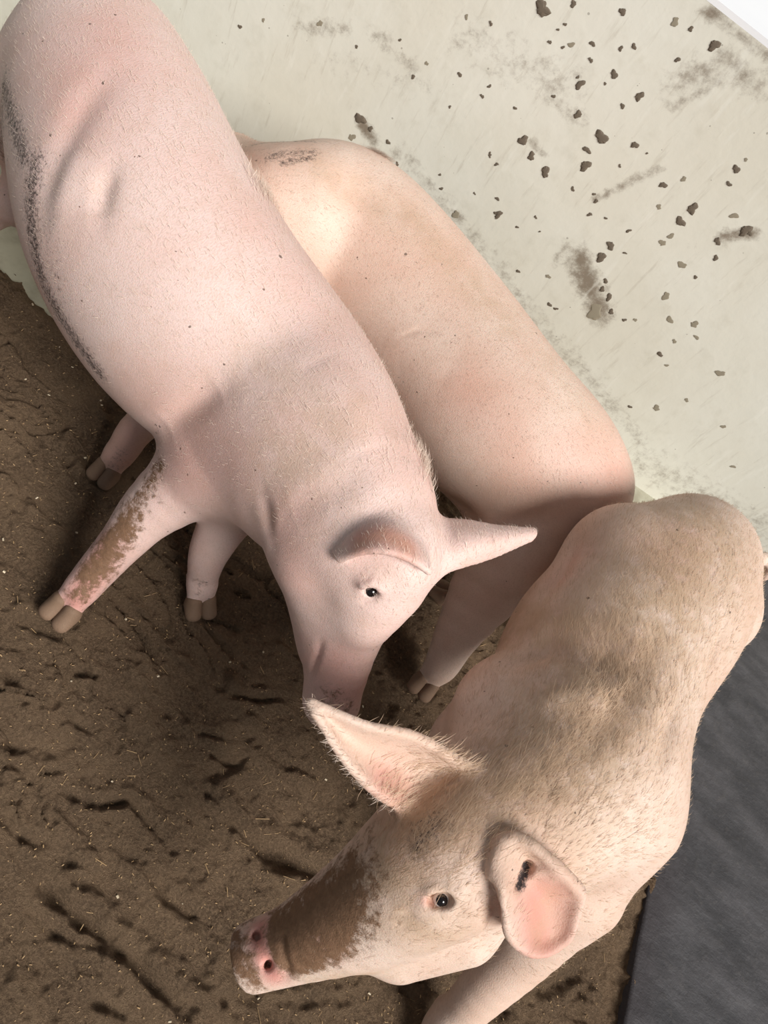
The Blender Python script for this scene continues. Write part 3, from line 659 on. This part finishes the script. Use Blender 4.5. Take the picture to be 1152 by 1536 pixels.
# ------------------------------------------------------------------ cream pig in the foreground, head towards the viewer
def build_c():
    root = pig_root('pig', (0, 0, 0), 'hairy cream pig in the foreground with muddy snout and big ears')
    fl_ = Field((0.0, 0.1, -0.02), (1.15, 1.72, 0.80), H_)
    pts = [at(1035, 840, .50), at(990, 895, .49), at(910, 985, .48), at(875, 1075, .47), at(845, 1150, .47), at(760, 1225, .51)]
    rs = [(.14, .14), (.178, .17), (.185, .175), (.175, .185), (.18, .19), (.13, .14)]
    fl_.chain(pts, rs, k=0.03, blur=4)
    sk = at(670, 1280, .53); fc = at(560, 1355, .42); sn = at(445, 1412, .30); tip = at(388, 1432, .25)
    hup = np.array([-.25, .1, .9])
    fl_.chain([pts[-1], sk, fc, sn, tip], [(.12, .13), (.105, .10), (.08, .08), (.053, .05), (.046, .044)], up=hup, k=0.04)
    fl_.seg(at(690, 1380, .42), at(600, 1420, .36), .065, .05, k=0.05)          # jowl
    hd = tip - sn; hd /= np.linalg.norm(hd)
    fl_.seg(tip + hd * .008, tip + hd * .024, (.047, .045), (.047, .045), up=hup, k=0.012)      # snout disc
    fl_.seg(tip + hd * .085, tip + hd * .1, (.075, .075), (.075, .075), up=hup, k=0.008, sub=True)
    # shoulders
    fl_.seg(at(915, 1210, .44), at(868, 1312, .36), (.10, .13), (.075, .09), k=0.07)
    fl_.seg(at(930, 835, .52), at(965, 850, .52), .10, .11, k=0.06)
    L = [at(840, 1335, .36), at(785, 1425, .24), at(720, 1490, .15), at(672, 1540, .065)]; h1 = (at(672, 1540, .06), at(640, 1580, .016)); foot(fl_, *h1, .027)
    fl_.chain(L, [(.075, .085), (.048, .052), (.038, .04), (.03, .03)], up=(1, 0, 0), k=0.05)
    fl_.seg(at(775, 1085, .46), at(735, 1130, .40), .10, .085, k=0.06)
    fl_.seg(at(760, 1060, .50), at(850, 1040, .56), .07, .06, k=0.06)             # left shoulder blade
    # left ear, held out, hollow turned to the viewer
    o_ = lambda x, y, f: surf(fl_, x, y, f)
    fl_.shell(*ear_patch([(at(700, 1150, .61), at(650, 1160, .58), at(598, 1205, .575)),
                          (at(625, 1106, .65), at(590, 1140, .60), at(562, 1185, .605)),
                          (at(550, 1088, .67), at(535, 1112, .63), at(518, 1140, .635)),
                          (at(465, 1053, .67), at(468, 1060, .665), at(472, 1068, .67))]), k=0.02)
    # right ear: thick root, rim curled back, hollow flap hanging down
    r1 = [(at(748, 1302, .645), at(788, 1306, .64), at(832, 1300, .665)), (at(752, 1335, .645), at(810, 1340, .612), at(868, 1336, .645)),
          (at(757, 1375, .63), at(814, 1380, .592), at(866, 1365, .625)), (at(765, 1405, .61), at(814, 1410, .582), at(855, 1402, .60)),
          (at(785, 1424, .59), at(810, 1430, .585), at(836, 1420, .585))]
    rim = np.array([at(738, 1312, .64), at(742, 1285, .648), at(752, 1264, .652), at(772, 1256, .66), at(798, 1268, .67), at(822, 1288, .672), at(848, 1314, .662), at(868, 1336, .645)])
    bk = [(o_(752, 1264, .012), o_(785, 1262, .024), o_(832, 1300, .036)), (o_(756, 1282, .010), o_(786, 1286, .010), o_(828, 1304, .036)), (o_(760, 1306, .008), o_(790, 1310, -.004), o_(826, 1312, .034))]
    root_b = (o_(756, 1284, -.012), o_(762, 1318, -.012))
    fl_.seg(*root_b, .024, .022, k=0.02)
    rr = np.concatenate([np.linspace(rim[i], rim[i + 1], 8) for i in range(len(rim) - 1)])
    fl_.shell(*ear_patch(r1, thick=(.009, .0072)), k=0.010); fl_.shell(*ear_patch(bk, nu=20, nv=22, thick=(.008, .008)), k=0.008); fl_.shell(rr, np.full(len(rr), .0075), k=0.010)
    fl_.seg(o_(790, 1298, -.004), o_(777, 1332, -.004), .0085, .006, k=0.006, sub=True)
    # hind legs
    fl_.chain([at(1050, 900, .42), at(1052, 930, .32), np.array([.80, 1.30, .18]), np.array([.78, 1.24, .06])], [(.115, .13), (.085, .1), (.045, .05), (.03, .03)], up=(1, 0, 0), k=0.06)
    fl_.chain([at(925, 855, .43), at(900, 885, .33), np.array([.53, 1.36, .18]), np.array([.53, 1.28, .06])], [(.10, .115), (.07, .08), (.045, .05), (.03, .03)], up=(1, 0, 0), k=0.06)
    fl_.chain([at(730, 1140, .38), at(740, 1190, .24), np.array([.45, .80, .14]), np.array([.45, .76, .06])], [(.085, .1), (.05, .055), (.038, .04), (.03, .03)], up=(1, 0, 0), k=0.05)
    fwc = np.array([-.012, -.05, -.044]); hh = [(np.array(q), np.array(q) + fwc) for q in ((.78, 1.24, .06), (.53, 1.28, .06), (.45, .76, .06))]
    for q in hh: foot(fl_, *q, .027)
    # tail
    fl_.chain([at(1120, 845, .52), at(1146, 838, .47), at(1156, 850, .42), at(1146, 866, .38)], [.016, .012, .010, .007], k=0.02)
    ee = surf(fl_, 662, 1349, -.006)
    fl_.shell(np.array([o_(644, 1340, -.002), o_(656, 1334, -.001), o_(670, 1335, -.001), o_(682, 1342, -.002)]), np.full(4, .005), k=0.015)
    fl_.shell(np.array([o_(636, 1358, -.003), o_(652, 1364, -.002), o_(670, 1364, -.003)]), np.full(3, .0045), k=0.015)
    fl_.seg(surf(fl_, 652, 1350, -.006), surf(fl_, 668, 1349, -.006), .010, .011, k=0.006, sub=True)
    for q in ((402, 1447), (385, 1405)): fl_.seg(o_(*q, .004), o_(*q, -.02), .008, .006, k=0.006, sub=True)
    P, Q = fl_.mesh(3); N = normals(P, Q)
    C = lambda ln, a, s: crease(P, N, fl_, ln, a, s)
    P = C([(730, 1010), (820, 965), (900, 985), (940, 1030)], -.026, .042); P = C([(790, 1060), (860, 1045), (915, 1060)], .014, .03)
    P = C([(1000, 930), (930, 1060), (850, 1160)], -.006, .025); P = C([(1015, 1060), (1000, 1100), (990, 1160)], -.010, .02)
    P = C([(752, 1352), (745, 1385), (728, 1425)], -.010, .012); P = C([(598, 1372), (612, 1372), (626, 1380)], -.004, .005)
    P = C([(590, 1388), (606, 1392), (622, 1392)], -.003, .004); P = C([(700, 1335), (715, 1345), (745, 1340)], -.004, .006)
    P = C([(404, 1372), (424, 1410), (432, 1450), (425, 1475)], -.006, .008)
    P = C([(1085, 935), (1075, 975), (1062, 1010)], -.008, .012); P = C([(860, 800), (840, 860), (800, 920)], -.008, .02)
    N = normals(P, Q)
    body = mesh_obj('body', P, Q, M['skin_c'], root)
    m = lambda ln, r, a: line_mask(P, fl_, ln, r, a)
    sno = m([(520, 1330), (440, 1395), (375, 1425)], .068, 1.0) + m([(500, 1400), (430, 1440)], .045, .6)
    sno = sno * (1 - m([(385, 1398), (392, 1430), (408, 1462)], .020, .95)) * (1 - m([(430, 1478), (500, 1460)], .018, .6)) * (1 - m([(485, 1390), (470, 1410)], .028, .35))
    finish(body,
           dirt=np.maximum.reduce([sno, m([(560, 1240), (540, 1280), (490, 1320)], .03, .5), m([(600, 1370), (625, 1385)], .012, .45), m([(360, 1420), (375, 1465)], .026, .8), m([(610, 1375), (590, 1390)], .01, .4)]),
           grime=np.maximum.reduce([m([(625, 1268), (658, 1232)], .026, .56), m([(790, 1298), (778, 1332)], .009, 1.0), m([(402, 1447), (402, 1448)], .008, .7), m([(1150, 820), (1150, 870)], .03, .35)]),  # darkness of ear hole and nostril painted in; forehead and tail are dirty
           pink=np.maximum.reduce([m([(390, 1395), (392, 1430), (410, 1462)], .025, .9), m([(470, 1390), (490, 1410)], .03, .5), m([(575, 1170), (600, 1190)], .03, .6), m([(805, 1350), (810, 1405)], .045, .9), m([(1030, 810), (1010, 840)], .06, .3), m([(640, 1352), (650, 1353)], .008, .6), m([(860, 840), (840, 860)], .05, .3)]),
           tan=np.maximum.reduce([m([(1060, 800), (930, 1000), (850, 1140)], .13, .75), m([(830, 1160), (730, 1190), (640, 1230)], .05, .8), m([(700, 980), (860, 940)], .09, .7), m([(560, 1290), (600, 1330), (640, 1390)], .06, .55), m([(480, 1470), (560, 1460)], .03, .5), m([(660, 1420), (720, 1400)], .05, .25), m([(812, 1350), (814, 1400)], .03, .5)]))
    sp = [tip, fc, sk] + pts[::-1]
    fw = flow_field(P, sp)
    wgt = np.clip(N[:, 2] + .35, 0, 1) * (P[:, 2] > .25) * (.25 + m([(1060, 800), (930, 1000), (850, 1140), (700, 1200)], .16, 1)) * (1 - m([(775, 1285), (800, 1330), (812, 1400)], .055, 1)) * (1 - m([(640, 1350), (672, 1348)], .02, 1)) * (1 - m([(500, 1090), (600, 1160)], .05, .95)) * (1 - np.clip(sno, 0, 1))
    bristles('bristles', P, N, -fw + np.array([0, 0, -.15]), 11000, .014, .0003, M['hair_gold'], root, wgt, 5, .3)
    crest = m([(620, 1240), (700, 1190), (800, 1170), (880, 1090), (950, 1000)], .06, 1)
    bristles('crest', P, N, -fw, 4500, .024, .00033, M['hair_gold'], root, crest, 6, .4)
    earh = m([(470, 1062), (520, 1142), (562, 1185), (598, 1208)], .012, 1)
    bristles('ear_fringe', P, N, np.tile(np.array([-.5, -.5, 0.]), (len(P), 1)), 260, .012, .0003, M['hair_pale'], root, earh, 7, .3)
    e_c = surf(fl_, 661, 1349, -.001)
    eyeball(root, e_c, (0, 0, 1), .0108, True, (EYE - e_c) * 1.0 + np.array([.3, 0, 0]))
    hoof(root, *h1, .027)
    for q in hh: hoof(root, *q, .027)
    return root, fl_, P

ra, fa, Pa = build_a(); rb, fb, Pb = build_b(); rc, fc_, Pc = build_c()

# ------------------------------------------------------------------ dung splats on the wall, each a piece of its own
rng = np.random.default_rng(12)
def splat_mesh(seed, thin):
    r = np.random.default_rng(seed); n = 22
    rad = 0.8 + 0.35 * r.random(n); th = np.arange(n) * 2 * math.pi / n; rad = (rad + np.roll(rad, 1)) / 2 * (1 + .28 * np.cos(2 * th + r.uniform(0, 6)) + .16 * np.cos(3 * th + r.uniform(0, 6)))
    for _ in range(5): rad[r.integers(n)] *= r.uniform(0.9, 1.2)
    V = [(0, 0, 0.16 if not thin else .03)]; Fc = []
    for k, (s, z) in enumerate(((0.45, .15), (0.8, .10), (1.0, -.02))):
        for j in range(n):
            a = 2 * math.pi * j / n; q = 1 if k == 2 else (1 + .25 * r.normal() * (k == 1) * .4)
            V.append((math.cos(a) * rad[j] * s * q, math.sin(a) * rad[j] * s * q, z * (0.2 if thin and z > 0 else 1)))
    for j in range(n):
        Fc.append((0, 1 + j, 1 + (j + 1) % n))
        for k in (0, 1): Fc.append((1 + k * n + j, 1 + (k + 1) * n + j, 1 + (k + 1) * n + (j + 1) % n, 1 + k * n + (j + 1) % n))
    me = bpy.data.meshes.new('dung_splat'); me.from_pydata(V, [], Fc); me.materials.append(M['muck_thin'] if thin else M['muck']); return me
SM = [splat_mesh(k, False) for k in range(6)]; ST = [splat_mesh(k + 20, True) for k in range(4)]
SPL = [(290,32,22),(597,45,12),(93,90,7),(350,113,5),(377,93,5),(797,85,12,1),(858,110,8),(948,173,17),(318,161,6),(368,181,6),(400,171,9,1),(482,167,8),(590,185,7),(640,177,8),(475,230,8),(808,228,8),(565,285,13),(434,322,14),(662,368,13),(597,406,8),(60,368,7),(185,413,6),(333,368,6),(87,330,6),(425,438,13),(215,537,18),(247,597,13),(302,655,18),(517,525,20),(461,573,13),(644,555,12),(455,633,18),(115,628,7),(89,593,5),(1032,647,13),(1003,703,8),(752,708,11),(118,760,7),(123,820,15),(487,742,6),(495,769,7),(406,722,7),(865,797,17),(817,846,16),(471,820,8),(532,834,5),(1024,825,12,1),(620,882,8),(550,940,14),(1068,880,18),(960,922,12),(749,928,12,1),(515,983,18),(606,967,6),(780,903,10,1),(953,987,9),(823,1013,14,1),(532,1075,9),(519,1106,10),(545,1137,13),(762,1133,14,1),(876,1060,7),(341,1180,8),(317,1164,8),(553,1192,10),(490,1195,28,1),(777,1222,12,1),(872,1240,14,1),(603,1223,7),(645,1223,7,1),(197,1037,7),(312,1057,8,1),(425,295,5),(530,320,5),(264,830,6),(280,885,4),(193,868,5),(586,634,5),(690,586,4),(1068,610,6,1),(830,685,9,1),(735,790,9,1)]
SPL = [(700 + s[0] / 2.549, s[1] / 2.549, s[2], len(s) > 3) for s in SPL]
SPL += [(540,178,20,0),(528,206,12,1),(556,193,9,0),(582,213,9,0),(596,246,7,0),(690,112,8,0),(620,115,7,0),(815,10,12,0),(860,6,10,0),(675,160,5,0),(684,322,15,1),(990,531,11,0),(1045,506,9,1),(985,612,13,1),(1080,560,14,1),(1012,512,7,1),(1000,548,6,1),(945,610,7,0),(1125,350,8,0),(735,230,5,0),(660,262,5,0),(662,283,6,0),(712,290,5,0),(735,235,4,0),(745,320,8,0),(480,35,9,1),(535,70,6,0),(640,95,7,1),(700,25,7,1),(600,60,5,0),(1085,640,8,1),(1030,600,7,1),(1100,700,8,1),(360,40,7,0),(395,30,6,1),(745,560,0,0)]
for k, (px, py, sz, thin) in enumerate(SPL):
    if sz <= 0: continue
    c = on_wall(px, py)
    if c[2] > WALL_TOP - .01 or c[2] < 0.02: continue
    r = sz * 0.5 * np.linalg.norm(c - EYE) / FPX * 0.82
    o = bpy.data.objects.new('dung_splat', (ST if thin else SM)[k % (4 if thin else 6)]); col.objects.link(o)
    a = rng.uniform(0, 6.28); e1 = WD * math.cos(a) + np.array([0, 0, 1]) * math.sin(a); e2 = np.cross(WN, e1)
    el = rng.uniform(0.7, 1.0); o.parent = wall
    o.matrix_world = Matrix([[e1[i] * r, e2[i] * r * el, WN[i] * r, c[i] + WN[i] * 0.0008] for i in range(3)] + [[0, 0, 0, 1]])

# ------------------------------------------------------------------ chaff and straw lying on the bedding
def litter(name, n, lmin, lmax, wmin, wmax, mat, seed, label, pts=None):
    r = np.random.default_rng(seed); V = []; Fc = []
    for i in range(n):
        while True:
            x = r.uniform(-1.6, 1.0); y = r.uniform(-.3, 1.3)
            if y < bed_edge(x) - .03: break
        if pts is not None and i < len(pts): x, y = at(*pts[i], 0)[:2]
        L = r.uniform(lmin, lmax) / 2; w = r.uniform(wmin, wmax) / 2; a = r.uniform(0, 6.28); tl = r.normal(0, .25)
        c, s = math.cos(a), math.sin(a); z = bed_h(x, y) + w * .5 + .0012
        b = len(V)
        for sx_, sy_, sz_ in ((-1, -1, 0), (1, -1, 0), (1, 1, 0), (-1, 1, 0), (-.9, 0, 1), (.9, 0, 1)):
            V.append((x + c * L * sx_ - s * w * sy_, y + s * L * sx_ + c * w * sy_, z + sz_ * w * .9 + tl * L * sx_))
        Fc += [(b, b + 1, b + 5, b + 4), (b + 2, b + 3, b + 4, b + 5), (b + 1, b + 2, b + 5), (b + 3, b, b + 4), (b + 3, b + 2, b + 1, b)]
    o = mesh_obj(name, V, Fc, mat, smooth=False); tag(o, label, name, kind='stuff'); return o
litter('chaff', 8000, .0015, .0055, .0008, .0022, M['straw'], 5, 'fine pale chaff flecks strewn over the brown bedding')
litter('straw', 220, .012, .03, .0008, .0016, M['straw'], 6, 'short straw stalks scattered over the brown bedding', [(318, 1378), (432, 1318), (380, 1320), (146, 1130), (210, 1140)])
litter('grain', 150, .003, .006, .003, .005, M['grain'], 8, 'pale spilt feed grains dotted on the brown bedding', [(50, 450), (90, 518), (167, 585), (170, 1170), (255, 1532), (108, 1020)])
